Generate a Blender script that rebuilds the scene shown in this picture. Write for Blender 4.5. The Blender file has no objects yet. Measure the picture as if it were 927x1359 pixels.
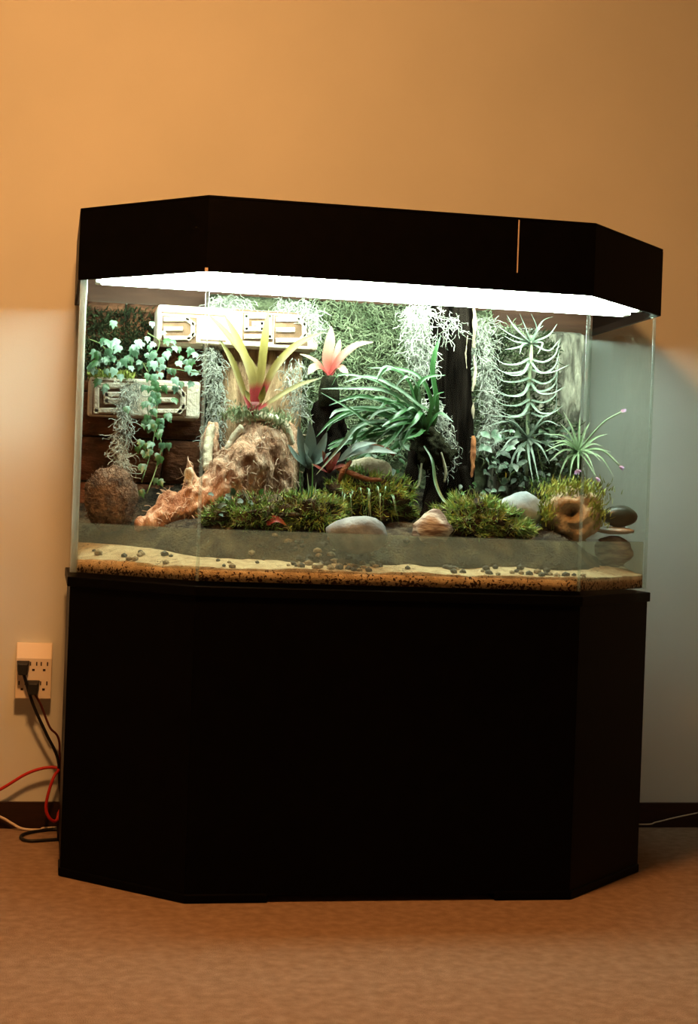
import bpy, bmesh, math, random
from mathutils import Vector, Matrix, noise

# ------------------------------------------------------------------ camera
scene = bpy.context.scene
COL = scene.collection
IMG_W, IMG_H = 927, 1359
FPX = 2109.3
CAM = Vector((-0.6631, -3.0081, 0.7607))
YAW, PITCH, ROLL = 0.1873, -0.0022, 0.0365
_fwd = Vector((math.sin(YAW)*math.cos(PITCH), math.cos(YAW)*math.cos(PITCH), math.sin(PITCH)))
_r0 = Vector((math.cos(YAW), -math.sin(YAW), 0))
_u0 = _r0.cross(_fwd)
_R = math.cos(ROLL)*_r0 + math.sin(ROLL)*_u0
_U = -math.sin(ROLL)*_r0 + math.cos(ROLL)*_u0
cd = bpy.data.cameras.new('camera')
cam = bpy.data.objects.new('camera', cd)
COL.objects.link(cam)
cam.matrix_world = Matrix(((_R.x, _U.x, -_fwd.x, CAM.x), (_R.y, _U.y, -_fwd.y, CAM.y), (_R.z, _U.z, -_fwd.z, CAM.z), (0, 0, 0, 1)))
cd.sensor_fit = 'HORIZONTAL'
cd.sensor_width = 36.0
cd.lens = FPX/IMG_W*36.0
cd.clip_start = 0.05
scene.camera = cam

# ------------------------------------------------------------------ light
world = bpy.data.worlds.new('world'); scene.world = world
world.use_nodes = True
world.node_tree.nodes['Background'].inputs[0].default_value = (1.0, 0.62, 0.34, 1)
world.node_tree.nodes['Background'].inputs[1].default_value = 0.02
TUBE_STRENGTH = 43.0
TUBE_COLOR = (0.82, 1.0, 0.86, 1)
LAMP_STRENGTH = 238.0
LAMP_COLOR = (1.0, 0.42, 0.125, 1)
scene.view_settings.view_transform = 'Standard'
scene.view_settings.look = 'None'
scene.view_settings.exposure = 0.0
scene.view_settings.gamma = 1.0
scene.view_settings.use_curve_mapping = False
try:
    scene.cycles.transparent_max_bounces = 24
    scene.cycles.max_bounces = 8
except Exception:
    pass

def P(px, py, Y):
    """photo pixel -> point on the vertical plane y = Y"""
    d = _fwd + _R*((px-IMG_W/2)/FPX) + _U*((IMG_H/2-py)/FPX)
    return CAM + d*((Y-CAM.y)/d.y)
def PZ(px, py, Z):
    d = _fwd + _R*((px-IMG_W/2)/FPX) + _U*((IMG_H/2-py)/FPX)
    return CAM + d*((Z-CAM.z)/d.z)
PX = 0.00160            # metres per photo pixel inside the tank

# ------------------------------------------------------------------ materials
def new_mat(name):
    m = bpy.data.materials.new(name); m.use_nodes = True
    nt = m.node_tree
    return m, nt, nt.nodes['Principled BSDF'], nt.nodes['Material Output']

def mat(name, c1, c2=None, scale=20, rough=0.8, bump=0.0, bscale=None, stretch=(1, 1, 1), detail=6, lo=0.35, hi=0.65, spec=0.3, c3=None, dist=0.0):
    m, nt, b, out = new_mat(name)
    b.inputs['Roughness'].default_value = rough
    b.inputs['Specular IOR Level'].default_value = spec
    if c2 is None:
        b.inputs['Base Color'].default_value = (*c1, 1)
    tc = nt.nodes.new('ShaderNodeTexCoord'); mp = nt.nodes.new('ShaderNodeMapping')
    mp.inputs['Scale'].default_value = stretch
    nt.links.new(tc.outputs['Object'], mp.inputs[0])
    if c2 is not None:
        n = nt.nodes.new('ShaderNodeTexNoise'); n.inputs['Scale'].default_value = scale
        n.inputs['Detail'].default_value = detail; n.inputs['Distortion'].default_value = dist
        r = nt.nodes.new('ShaderNodeValToRGB')
        r.color_ramp.elements[0].position = lo; r.color_ramp.elements[0].color = (*c1, 1)
        r.color_ramp.elements[1].position = hi; r.color_ramp.elements[1].color = (*c2, 1)
        if c3 is not None:
            e = r.color_ramp.elements.new((lo+hi)/2); e.color = (*c3, 1)
        nt.links.new(mp.outputs[0], n.inputs['Vector'])
        nt.links.new(n.outputs['Fac'], r.inputs[0]); nt.links.new(r.outputs[0], b.inputs['Base Color'])
    if bump:
        n2 = nt.nodes.new('ShaderNodeTexNoise'); n2.inputs['Scale'].default_value = bscale or scale*2; n2.inputs['Detail'].default_value = 5
        bp = nt.nodes.new('ShaderNodeBump'); bp.inputs['Strength'].default_value = bump; bp.inputs['Distance'].default_value = 0.01
        nt.links.new(mp.outputs[0], n2.inputs['Vector']); nt.links.new(n2.outputs['Fac'], bp.inputs['Height']); nt.links.new(bp.outputs[0], b.inputs['Normal'])
    return m

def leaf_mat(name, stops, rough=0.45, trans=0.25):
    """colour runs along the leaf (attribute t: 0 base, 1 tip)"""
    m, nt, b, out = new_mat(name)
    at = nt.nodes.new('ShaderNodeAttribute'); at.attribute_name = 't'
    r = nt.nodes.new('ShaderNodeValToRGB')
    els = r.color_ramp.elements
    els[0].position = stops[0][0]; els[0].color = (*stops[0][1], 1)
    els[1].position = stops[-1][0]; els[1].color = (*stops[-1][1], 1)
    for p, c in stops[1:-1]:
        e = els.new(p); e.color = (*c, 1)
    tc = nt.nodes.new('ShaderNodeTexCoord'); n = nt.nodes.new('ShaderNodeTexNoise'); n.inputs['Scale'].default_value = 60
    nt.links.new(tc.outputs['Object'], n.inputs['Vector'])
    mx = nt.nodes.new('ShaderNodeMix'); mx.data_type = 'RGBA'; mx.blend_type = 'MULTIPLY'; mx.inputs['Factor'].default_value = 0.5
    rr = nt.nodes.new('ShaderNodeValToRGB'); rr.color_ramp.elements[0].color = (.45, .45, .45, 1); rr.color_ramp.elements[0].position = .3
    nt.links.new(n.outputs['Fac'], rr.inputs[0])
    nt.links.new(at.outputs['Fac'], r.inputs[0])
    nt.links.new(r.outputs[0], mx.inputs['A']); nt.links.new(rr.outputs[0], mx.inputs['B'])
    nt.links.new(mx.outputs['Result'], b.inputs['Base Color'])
    b.inputs['Roughness'].default_value = rough
    tr = nt.nodes.new('ShaderNodeBsdfTranslucent'); ms = nt.nodes.new('ShaderNodeMixShader'); ms.inputs[0].default_value = trans
    nt.links.new(mx.outputs['Result'], tr.inputs[0]); nt.links.new(b.outputs[0], ms.inputs[1]); nt.links.new(tr.outputs[0], ms.inputs[2])
    nt.links.new(ms.outputs[0], out.inputs[0])
    return m

def glass_mat(name, tint, murk=0.0, murk_col=(.5, .5, .4), ior=1.3, rough=0.0):
    m, nt, b, out = new_mat(name)
    nt.nodes.remove(b)
    t = nt.nodes.new('ShaderNodeBsdfTransparent'); t.inputs[0].default_value = (*tint, 1)
    g = nt.nodes.new('ShaderNodeBsdfGlossy'); g.inputs['Roughness'].default_value = rough
    f = nt.nodes.new('ShaderNodeFresnel'); f.inputs['IOR'].default_value = ior
    ms = nt.nodes.new('ShaderNodeMixShader')
    # thin pane: only the face turned to the ray mirrors (no total reflection inside the sheet)
    geo = nt.nodes.new('ShaderNodeNewGeometry'); sb = nt.nodes.new('ShaderNodeMath'); sb.operation = 'SUBTRACT'; sb.inputs[0].default_value = 1
    mu = nt.nodes.new('ShaderNodeMath'); mu.operation = 'MULTIPLY'
    nt.links.new(geo.outputs['Backfacing'], sb.inputs[1]); nt.links.new(f.outputs[0], mu.inputs[0]); nt.links.new(sb.outputs[0], mu.inputs[1])
    nt.links.new(mu.outputs[0], ms.inputs[0]); nt.links.new(g.outputs[0], ms.inputs[2])
    if murk:
        d = nt.nodes.new('ShaderNodeBsdfDiffuse'); d.inputs[0].default_value = (*murk_col, 1)
        tl = nt.nodes.new('ShaderNodeBsdfTranslucent'); tl.inputs[0].default_value = (*murk_col, 1)
        m0 = nt.nodes.new('ShaderNodeMixShader'); m0.inputs[0].default_value = .6
        nt.links.new(d.outputs[0], m0.inputs[1]); nt.links.new(tl.outputs[0], m0.inputs[2])
        m2 = nt.nodes.new('ShaderNodeMixShader'); m2.inputs[0].default_value = murk
        nt.links.new(t.outputs[0], m2.inputs[1]); nt.links.new(m0.outputs[0], m2.inputs[2])
        nt.links.new(m2.outputs[0], ms.inputs[1])
    else:
        nt.links.new(t.outputs[0], ms.inputs[1])
    nt.links.new(ms.outputs[0], out.inputs[0])
    return m

def emit_mat(name, col, s):
    m, nt, b, out = new_mat(name)
    nt.nodes.remove(b)
    e = nt.nodes.new('ShaderNodeEmission'); e.inputs[0].default_value = col; e.inputs[1].default_value = s
    nt.links.new(e.outputs[0], out.inputs[0])
    return m

M = {}
M['wall'] = mat('wall_paint', (.60, .635, .60), (.64, .675, .64), 3, .85, .04, 400, spec=.15)
M['carpet'] = mat('carpet', (.38, .25, .16), (.52, .36, .245), 45, .95, 1.0, 500, spec=.05, detail=12, lo=.3, hi=.7)
M['ceiling'] = mat('ceiling_paint', (.6, .6, .58), rough=.9)
M['baseboard'] = mat('baseboard_wood', (.018, .008, .005), (.03, .012, .007), 12, .5, stretch=(1, 8, 8))
M['black'] = mat('black_lacquer', (.0010, .0010, .0011), (.0016, .0014, .0014), 30, .45, .03, 120, spec=.04)
M['hood_inside'] = mat('hood_wood', (.085, .034, .016), (.13, .055, .028), 8, .6, stretch=(1, 8, 10))
M['steel'] = mat('strip_metal', (.5, .42, .36), rough=.35)
M['white_enamel'] = mat('white_enamel', (.85, .87, .84), rough=.4)
M['tube'] = emit_mat('tube_phosphor', TUBE_COLOR, TUBE_STRENGTH)
M['lamp_glass'] = emit_mat('lamp_bowl_glass', LAMP_COLOR, LAMP_STRENGTH)
M['brass'] = mat('lamp_brass', (.5, .33, .12), rough=.35)
M['glass'] = glass_mat('tank_glass', (.965, .985, .97), ior=1.22)
M['seam'] = glass_mat('silicone_seam', (.95, .97, .95), .13, (.42, .46, .41), 1.2, .1)
M['seam_lit_edge'] = glass_mat('lit_pane_edge', (.95, .97, .95), .42, (.55, .56, .50), 1.2, .1)  # pale murk colour imitates the lit edge of the glass pane
M['glass_edge'] = M['glass']
M['water'] = glass_mat('tank_water', (.90, .93, .87), .22, (.46, .47, .36), 1.2)
M['sand'] = mat('sand', (.36, .22, .115), (.62, .45, .27), 55, .95, .6, 500, lo=.3, hi=.62, detail=12)
def sand_mat():
    m = mat('sand_bed', (.40, .29, .175), (.66, .52, .34), 55, .95, .6, 500, lo=.3, hi=.62, detail=12)
    nt = m.node_tree; b = nt.nodes['Principled BSDF']; src = b.inputs['Base Color'].links[0].from_socket
    tc = nt.nodes.new('ShaderNodeTexCoord'); n = nt.nodes.new('ShaderNodeTexNoise'); n.inputs['Scale'].default_value = 210; n.inputs['Detail'].default_value = 2
    n2 = nt.nodes.new('ShaderNodeTexNoise'); n2.inputs['Scale'].default_value = 14
    sx = nt.nodes.new('ShaderNodeSeparateXYZ'); mr = nt.nodes.new('ShaderNodeMapRange')
    mr.inputs['From Min'].default_value = 0.0; mr.inputs['From Max'].default_value = .026; mr.inputs['To Min'].default_value = .13; mr.inputs['To Max'].default_value = -.05
    ad = nt.nodes.new('ShaderNodeMath'); ad2 = nt.nodes.new('ShaderNodeMath'); ad3 = nt.nodes.new('ShaderNodeMath'); ad3.operation = 'MULTIPLY_ADD'; ad3.inputs[1].default_value = .3; ad3.inputs[2].default_value = -.15
    rp = nt.nodes.new('ShaderNodeValToRGB'); rp.color_ramp.elements[0].position = .60; rp.color_ramp.elements[1].position = .64
    mx = nt.nodes.new('ShaderNodeMix'); mx.data_type = 'RGBA'; mx.inputs['B'].default_value = (.05, .022, .012, 1)
    L = nt.links.new
    L(tc.outputs['Object'], n.inputs['Vector']); L(tc.outputs['Object'], n2.inputs['Vector']); L(tc.outputs['Object'], sx.inputs[0]); L(sx.outputs['Z'], mr.inputs['Value'])
    L(n2.outputs['Fac'], ad3.inputs[0]); L(n.outputs['Fac'], ad.inputs[0]); L(mr.outputs[0], ad.inputs[1]); L(ad.outputs[0], ad2.inputs[0]); L(ad3.outputs[0], ad2.inputs[1])
    L(ad2.outputs[0], rp.inputs[0]); L(rp.outputs[0], mx.inputs['Factor']); L(src, mx.inputs['A']); L(mx.outputs['Result'], b.inputs['Base Color'])
    return m
M['sand'] = sand_mat()
M['soil'] = mat('soil', (.014, .010, .006), (.12, .095, .055), 28, 1, .8, 200, detail=10, lo=.42, hi=.8)
M['gravel_a'] = mat('gravel_dark', (.016, .013, .012), (.05, .04, .035), 70, .7)
M['gravel_b'] = mat('gravel_tan', (.16, .12, .075), (.30, .23, .15), 70, .8)
M['cork_dark'] = mat('cork_dark', (.05, .018, .009), (.27, .11, .052), 16, .95, .8, 60, stretch=(1, 1, 2.2), detail=10, lo=.3, hi=.72)
M['cork_tan'] = mat('cork_tan', (.17, .09, .045), (.42, .27, .15), 18, .95, .7, 70, stretch=(2.5, 2.5, .8), detail=9)
M['bark_grey'] = mat('bark_grey', (.085, .08, .06), (.36, .34, .26), 16, .95, .9, 60, stretch=(3, 3, .9), detail=10)
M['post'] = mat('post_wood', (.0015, .0012, .001), (.012, .009, .007), 14, 1.0, 0, stretch=(3, 3, .5), detail=4, spec=.0)
M['post_edge'] = mat('post_bare_wood', (.20, .15, .10), (.42, .36, .26), 30, .9, .5, 80, stretch=(3, 3, .5))
M['bark_orange'] = mat('bark_orange', (.22, .07, .025), (.38, .14, .05), 30, .9)
M['moss_back'] = mat('moss_backing', (.05, .06, .03), (.17, .2, .11), 30, 1, .9, 90)
M['moss_pale'] = mat('moss_pale', (.13, .18, .09), (.34, .39, .24), 22, .95)
M['moss_dark'] = mat('moss_dark', (.018, .03, .012), (.06, .085, .03), 22, .95)
M['moss_green'] = mat('moss_green', (.06, .15, .03), (.27, .46, .15), 28, .95)
M['moss_yellow'] = mat('moss_yellow', (.13, .19, .034), (.37, .42, .11), 28, .95)
M['spanish'] = mat('spanish_moss', (.22, .23, .19), (.42, .43, .37), 30, .95)
M['stone_block'] = mat('carved_stone', (.58, .48, .36), (.74, .66, .55), 26, .9, .4, 120)
M['groove_shade'] = mat('painted_groove_shade', (.10, .055, .03), (.17, .10, .06), 40, .95)  # brownish shadow of the carving, put into the colour
M['stump'] = mat('stump_wood', (.22, .095, .05), (.56, .37, .26), 13, .9, .9, 50, stretch=(2.2, 2.2, 1), detail=9, c3=(.40, .215, .13), dist=1.2)
M['stump_pale'] = mat('stump_pale', (.38, .29, .19), (.62, .54, .40), 25, .9, .6, 80)
M['fibre_pink'] = mat('wood_fibre', (.34, .19, .12), (.58, .42, .31), 30, .95)
M['fibre'] = mat('brown_fibre', (.05, .032, .021), (.17, .11, .072), 60, 1, .9, 150, detail=10)
M['rock_grey'] = mat('rock_grey', (.095, .105, .11), (.20, .215, .22), 30, .75, .3, 120)
M['rock_blue'] = mat('rock_blue', (.17, .21, .23), (.38, .42, .43), 18, .7, .2, 100)
M['rock_green'] = mat('rock_green', (.018, .024, .017), (.04, .05, .035), 25, .4, .05, 100, spec=.4)
M['rock_tan'] = mat('rock_tan', (.21, .15, .09), (.48, .40, .28), 24, .9, .6, 90)
M['rock_brown'] = mat('rock_brown', (.10, .055, .035), (.45, .38, .31), 22, .8, .3, 90, stretch=(1, 1, 4), lo=.42, hi=.62)
M['pot_dark'] = mat('cup_dark', (.006, .006, .004), (.025, .024, .014), 40, 1.0, .5, 90, spec=.0)
M['stem'] = mat('stem_green', (.07, .10, .03), (.15, .18, .07), 40, .7)
M['root'] = mat('root_pale', (.25, .22, .14), (.42, .40, .27), 40, .9)
M['socket_ivory'] = mat('socket_ivory', (.74, .66, .54), rough=.45)
M['slot'] = mat('socket_slot', (.03, .018, .012), rough=.8)
M['rubber'] = mat('black_rubber', (.006, .006, .006), rough=.5)
M['cord_red'] = mat('cord_red', (.46, .022, .015), rough=.45)
M['cord_white'] = mat('cord_white', (.6, .52, .42), rough=.5)
M['cord_brown'] = mat('cord_brown', (.07, .012, .008), rough=.5)
M['brom_a'] = leaf_mat('bromeliad_yellow', [(0, (.25, .010, .012)), (.19, (.28, .016, .014)), (.27, (.22, .15, .03)), (.6, (.24, .185, .032)), (.9, (.2, .175, .03)), (1, (.07, .10, .02))], .5, .12)
M['brom_b'] = leaf_mat('bromeliad_pink', [(0, (.36, .03, .03)), (.3, (.34, .08, .05)), (.6, (.34, .19, .125)), (1, (.35, .28, .2))], .5, .12)
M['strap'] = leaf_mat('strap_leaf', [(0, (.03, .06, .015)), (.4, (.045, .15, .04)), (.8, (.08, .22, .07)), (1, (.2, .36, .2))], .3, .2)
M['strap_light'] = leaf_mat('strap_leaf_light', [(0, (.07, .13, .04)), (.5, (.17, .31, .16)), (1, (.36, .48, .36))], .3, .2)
M['till'] = leaf_mat('airplant_silver', [(0, (.18, .24, .17)), (.5, (.26, .33, .26)), (1, (.32, .37, .30))], .7, .15)
M['till_g'] = leaf_mat('airplant_green', [(0, (.15, .24, .10)), (.6, (.32, .44, .24)), (1, (.48, .56, .36))], .6, .2)
M['pink'] = leaf_mat('flower_pink', [(0, (.40, .36, .25)), (.4, (.58, .27, .40)), (1, (.52, .36, .62))], .6, .3)
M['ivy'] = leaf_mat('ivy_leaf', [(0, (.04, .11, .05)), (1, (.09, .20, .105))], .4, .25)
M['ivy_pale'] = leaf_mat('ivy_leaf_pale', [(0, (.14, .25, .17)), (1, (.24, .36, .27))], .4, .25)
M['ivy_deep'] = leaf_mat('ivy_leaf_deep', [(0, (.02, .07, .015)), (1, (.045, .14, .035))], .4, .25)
M['blue_leaf'] = leaf_mat('blue_grey_leaf', [(0, (.11, .15, .12)), (.5, (.21, .28, .25)), (1, (.27, .33, .29))], .5, .15)
M['red_leaf'] = leaf_mat('red_leaf', [(0, (.25, .03, .03)), (.6, (.32, .05, .04)), (1, (.30, .15, .08))], .5, .15)
M['brown_leaf'] = leaf_mat('brown_leaf', [(0, (.10, .05, .025)), (.5, (.17, .09, .045)), (1, (.12, .06, .03))], .7, .1)
M['varieg'] = leaf_mat('variegated_leaf', [(0, (.36, .46, .36)), (.45, (.12, .22, .13)), (1, (.42, .50, .40))], .5, .15)
M['tiny_dark'] = leaf_mat('creeper_leaf', [(0, (.02, .04, .018)), (1, (.07, .115, .055))], .5, .15)
M['tiny_grey'] = leaf_mat('creeper_leaf_grey', [(0, (.12, .15, .11)), (1, (.26, .30, .23))], .6, .15)

# ------------------------------------------------------------------ mesh helpers
class MB:
    def __init__(s): s.v = []; s.f = []; s.t = []
    def add(s, vs, fs, ts=None):
        o = len(s.v); s.v += [Vector(v) for v in vs]; s.f += [tuple(i+o for i in f) for f in fs]
        s.t += list(ts) if ts else [0.5]*len(vs)
        return s
    def box(s, a, b):
        x0, y0, z0 = a; x1, y1, z1 = b
        return s.add([(x0, y0, z0), (x1, y0, z0), (x1, y1, z0), (x0, y1, z0), (x0, y0, z1), (x1, y0, z1), (x1, y1, z1), (x0, y1, z1)],
                     [(0, 3, 2, 1), (4, 5, 6, 7), (0, 1, 5, 4), (1, 2, 6, 5), (2, 3, 7, 6), (3, 0, 4, 7)])
    def prism(s, poly, z0, z1):
        n = len(poly)
        vs = [(x, y, z0) for x, y in poly]+[(x, y, z1) for x, y in poly]
        fs = [tuple(range(n-1, -1, -1)), tuple(range(n, 2*n))]+[(i, (i+1) % n, n+(i+1) % n, n+i) for i in range(n)]
        return s.add(vs, fs)
    def tube(s, pts, radii, n=8, caps=True):
        k = len(pts)
        if not hasattr(radii, '__len__'): radii = [radii]*k
        vs = []; fs = []; ts = []
        ref = Vector((0.13, 0.31, 0.94))
        for i, p in enumerate(pts):
            t = (pts[min(i+1, k-1)]-pts[max(i-1, 0)])
            if t.length < 1e-9: t = Vector((0, 0, 1))
            t.normalize()
            a = ref-t*ref.dot(t)
            if a.length < 1e-3: a = t.orthogonal()
            a.normalize(); ref = a; b = t.cross(a)
            for j in range(n):
                an = 2*math.pi*j/n
                vs.append(p+(a*math.cos(an)+b*math.sin(an))*radii[i]); ts.append(i/(k-1))
        for i in range(k-1):
            for j in range(n):
                fs.append((i*n+j, i*n+(j+1) % n, (i+1)*n+(j+1) % n, (i+1)*n+j))
        if caps:
            fs.append(tuple(range(n-1, -1, -1))); fs.append(tuple((k-1)*n+j for j in range(n)))
        return s.add(vs, fs, ts)
    def leaf(s, pts, w, hint=Vector((0, -.75, .65)), fold=0.25, shape='strap'):
        k = len(pts); vs = []; fs = []; ts = []
        for i, p in enumerate(pts):
            u = i/(k-1)
            t = (pts[min(i+1, k-1)]-pts[max(i-1, 0)]).normalized()
            side = t.cross(hint)
            if side.length < 1e-3: side = t.orthogonal()
            side.normalize(); nrm = side.cross(t)
            if shape == 'strap': ww = w*(.55+.45*min(1, u/.35))*(1-max(0, (u-.62)/.38)**2*.93)
            elif shape == 'ovate': ww = w*(math.sin(math.pi*min(1, u**.75*.96+.03))**.8+.03)
            elif shape == 'taper': ww = w*(1-u**1.5*.92)
            else: ww = w
            vs += [p-side*ww/2+nrm*fold*ww/2, p, p+side*ww/2+nrm*fold*ww/2]; ts += [u]*3
        for i in range(k-1):
            a = i*3; fs += [(a, a+1, a+4, a+3), (a+1, a+2, a+5, a+4)]
        return s.add(vs, fs, ts)
    def mesh(s, name, origin=Vector((0, 0, 0)), smooth=False, attr=False):
        me = bpy.data.meshes.new(name)
        me.from_pydata([tuple(v-origin) for v in s.v], [], s.f); me.update()
        if smooth: me.polygons.foreach_set('use_smooth', [True]*len(me.polygons))
        if attr:
            a = me.attributes.new('t', 'FLOAT', 'POINT'); a.data.foreach_set('value', s.t)
        return me

def link(name, me, material, parent=None, loc=None, **props):
    o = bpy.data.objects.new(name, me)
    if material is not None and me is not None and not me.materials: me.materials.append(material)
    COL.objects.link(o)
    if parent is not None: o.parent = parent
    if loc is not None: o.location = loc
    for k, v in props.items(): o[k] = v
    return o

def thing(name, label, cat, loc, group=None):
    o = link(name, None, None, None, Vector(loc), label=label, category=cat)
    if group: o['group'] = group
    return o

def part(name, mb, material, parent, smooth=False, attr=False, bevel=0, **props):
    """mb in world coordinates, parented to a thing (or a part of one)"""
    org = Vector(parent.location) if parent.parent is None else Vector(parent.parent.location)
    me = mb.mesh(name, org, smooth, attr)
    o = link(name, me, material, parent, **props)
    if bevel:
        b = o.modifiers.new('bevel', 'BEVEL'); b.width = bevel; b.segments = 2; b.limit_method = 'ANGLE'
    return o

def single(name, mb, material, label, cat, loc, smooth=False, attr=False, group=None, bevel=0, **props):
    loc = Vector(loc)
    o = link(name, mb.mesh(name, loc, smooth, attr), material, None, loc, label=label, category=cat, **props)
    if group: o['group'] = group
    if bevel:
        b = o.modifiers.new('bevel', 'BEVEL'); b.width = bevel; b.segments = 2; b.limit_method = 'ANGLE'
    return o

def struct(name, mb, material, **props):
    return link(name, mb.mesh(name), material, None, kind='structure', **props)

def smooth_path(pts, n=12):
    pts = [Vector(p) for p in pts]
    q = [pts[0]*2-pts[1]]+pts+[pts[-1]*2-pts[-2]]
    out = []; segs = len(pts)-1
    for i in range(n+1):
        u = i/n*segs; k = min(int(u), segs-1); t = u-k
        a, b, c, d = q[k], q[k+1], q[k+2], q[k+3]
        out.append(.5*((2*b)+(c-a)*t+(2*a-5*b+4*c-d)*t*t+(3*b-a-3*c+d)*t*t*t))
    return out
def PL(lst): return [P(*p) for p in lst]

def rock_mb(c, r, seed, amp=.12, freq=1.6, sub=3, flat=None, fine=0.0, dent=None):
    bm = bmesh.new(); bmesh.ops.create_icosphere(bm, subdivisions=sub, radius=1)
    off = Vector((seed*3.7, seed*1.3, seed*2.1)); mb = MB(); vs = []
    for v in bm.verts:
        n = v.co.normalized()
        k = 1+amp*noise.noise(n*freq+off)*1.6+fine*noise.noise(n*9+off)
        if dent:
            d = (n-dent[0].normalized()).length
            if d < dent[1]: k -= dent[2]*(1-(d/dent[1])**2)
        p = Vector((n.x*r[0]*k, n.y*r[1]*k, n.z*r[2]*k))
        if flat is not None: p.z = max(p.z, -flat*r[2])
        vs.append(Vector(c)+p)
    mb.add(vs, [tuple(v.index for v in f.verts) for f in bm.faces]); bm.free()
    return mb

def blob_mb(parts, voxel, amp=0.0, freq=30, grain=(1, 1, 1), seed=0):
    """union of tapered tubes and balls by voxel remesh, then noise"""
    base = MB()
    for pts, rad in parts: base.tube(pts, rad, 10)
    o = bpy.data.objects.new('tmp', base.mesh('tmp')); COL.objects.link(o)
    r = o.modifiers.new('r', 'REMESH'); r.mode = 'VOXEL'; r.voxel_size = voxel
    sm = o.modifiers.new('s', 'SMOOTH'); sm.iterations = 3
    dg = bpy.context.evaluated_depsgraph_get(); dg.update()
    me = bpy.data.meshes.new_from_object(o.evaluated_get(dg))
    mb = MB(); vs = []
    g = Vector(grain)
    for v in me.vertices:
        q = Vector((v.co.x*g.x, v.co.y*g.y, v.co.z*g.z))*freq+Vector((seed, 0, 0))
        vs.append(v.co+v.normal*amp*(noise.noise(q)+.5*noise.noise(q*2.3)))
    mb.add(vs, [tuple(p.vertices) for p in me.polygons])
    bpy.data.objects.remove(o); bpy.data.meshes.remove(me)
    return mb

rnd = random.Random(7)
def rv(a=1.0): return Vector((rnd.uniform(-a, a), rnd.uniform(-a, a), rnd.uniform(-a, a)))

def curly(mb, start, length, r, down=.6, n=6, curl=.7):
    p = Vector(start); d = (rv()+Vector((0, 0, -down))).normalized(); pts = [p.copy()]
    for i in range(n):
        d = (d+rv(curl)+Vector((0, -.0, -down*.25))).normalized(); p = p+d*length/n; pts.append(p.copy())
    mb.tube(pts, r, 3, caps=False)

def tuft(mb, p, h, nrm, w=.0016, lean=.6):
    d = (nrm+rv(lean)).normalized(); q = p+d*h; d2 = (d+rv(.5)).normalized()
    s = d.cross(rv()).normalized()*w
    mb.add([p-s, p+s, q+s*.7, q-s*.7, q+d2*h*.7], [(0, 1, 2, 3), (3, 2, 4)])

# ------------------------------------------------------------------ room
WALL_Y = 0.718
X0, X1, YB, HT = -3.6, 3.4, -5.6, 2.45
struct('floor', MB().box((X0-.1, YB-.1, -.05), (X1+.1, WALL_Y+.1, 0)), M['carpet'], label='tan cut pile carpet covering the whole floor')
struct('wall_back', MB().box((X0-.1, WALL_Y, 0), (X1+.1, WALL_Y+.1, HT)), M['wall'], label='plain beige painted wall behind the aquarium')
struct('wall_left', MB().box((X0-.1, YB, 0), (X0, WALL_Y, HT)), M['wall'], label='plain beige side wall')
struct('wall_right', MB().box((X1, YB, 0), (X1+.1, WALL_Y, HT)), M['wall'], label='plain beige side wall')
struct('wall_front', MB().box((X0-.1, YB-.1, 0), (X1+.1, YB, HT)), M['wall'], label='plain beige wall facing the aquarium')
struct('ceiling', MB().box((X0-.1, YB-.1, HT), (X1+.1, WALL_Y+.1, HT+.05)), M['ceiling'], label='plain off white ceiling')
struct('baseboard_back', MB().box((X0, WALL_Y-.012, 0), (X1, WALL_Y, .060)), M['baseboard'], label='dark brown wooden baseboard along the carpet')

# ceiling lamp of the room (warm bulb light)
LX, LY = -0.63, -0.85
lamp = thing('ceiling_lamp', 'round brass ceiling lamp with a warm glowing bowl', 'lamp', (LX, LY, HT))
def ring(cx, cy, prof, n=24):
    mb = MB(); vs = [(cx+r*math.cos(2*math.pi*j/n), cy+r*math.sin(2*math.pi*j/n), z) for r, z in prof for j in range(n)]
    fs = [(i*n+j, i*n+(j+1) % n, (i+1)*n+(j+1) % n, (i+1)*n+j) for i in range(len(prof)-1) for j in range(n)]
    return mb.add(vs, fs)
part('base', ring(LX, LY, [(.001, HT), (.09, HT), (.09, HT-.03), (.001, HT-.03)]), M['brass'], lamp, True)
part('bowl', ring(LX, LY, [(.16, HT-.05), (.15, HT-.09), (.11, HT-.125), (.05, HT-.145), (.001, HT-.15)]), M['lamp_glass'], lamp, True)
part('rim', ring(LX, LY, [(.09, HT-.03), (.165, HT-.04), (.168, HT-.055), (.158, HT-.055)]), M['brass'], lamp, True)

# ------------------------------------------------------------------ stand
HW, HF, CH = 0.62, 0.3847, 0.2356       # half width, half front width, chamfer
ST_Z, HB_Z, HT_Z = 0.6037, 1.1998, 1.3441
DEPTH = 0.665
def outline(inset=0.0, back=DEPTH):
    k = inset*math.tan(math.radians(22.5))
    return [(-HF+k, inset), (HF-k, inset), (HW-inset, CH+k), (HW-inset, back-inset), (-HW+inset, back-inset), (-HW+inset, CH+k)]
def wall_seg(a, b, t, z0, z1):
    a = Vector((*a, 0)); b = Vector((*b, 0)); d = (b-a).normalized(); n = Vector((-d.y, d.x, 0))*t
    return MB().prism([(a.x, a.y), (b.x, b.y), ((b+n).x, (b+n).y), ((a+n).x, (a+n).y)], z0, z1)
stand = thing('aquarium_stand', 'black wooden cabinet stand with angled corners standing on carpet', 'cabinet', (0, .3, 0))
ol = outline(0.006)
SB = 0.014
def chop(a, b, g=.0015):
    a = Vector(a); b = Vector(b); d = (b-a).normalized()*g
    return (a+d), (b-d)
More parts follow.
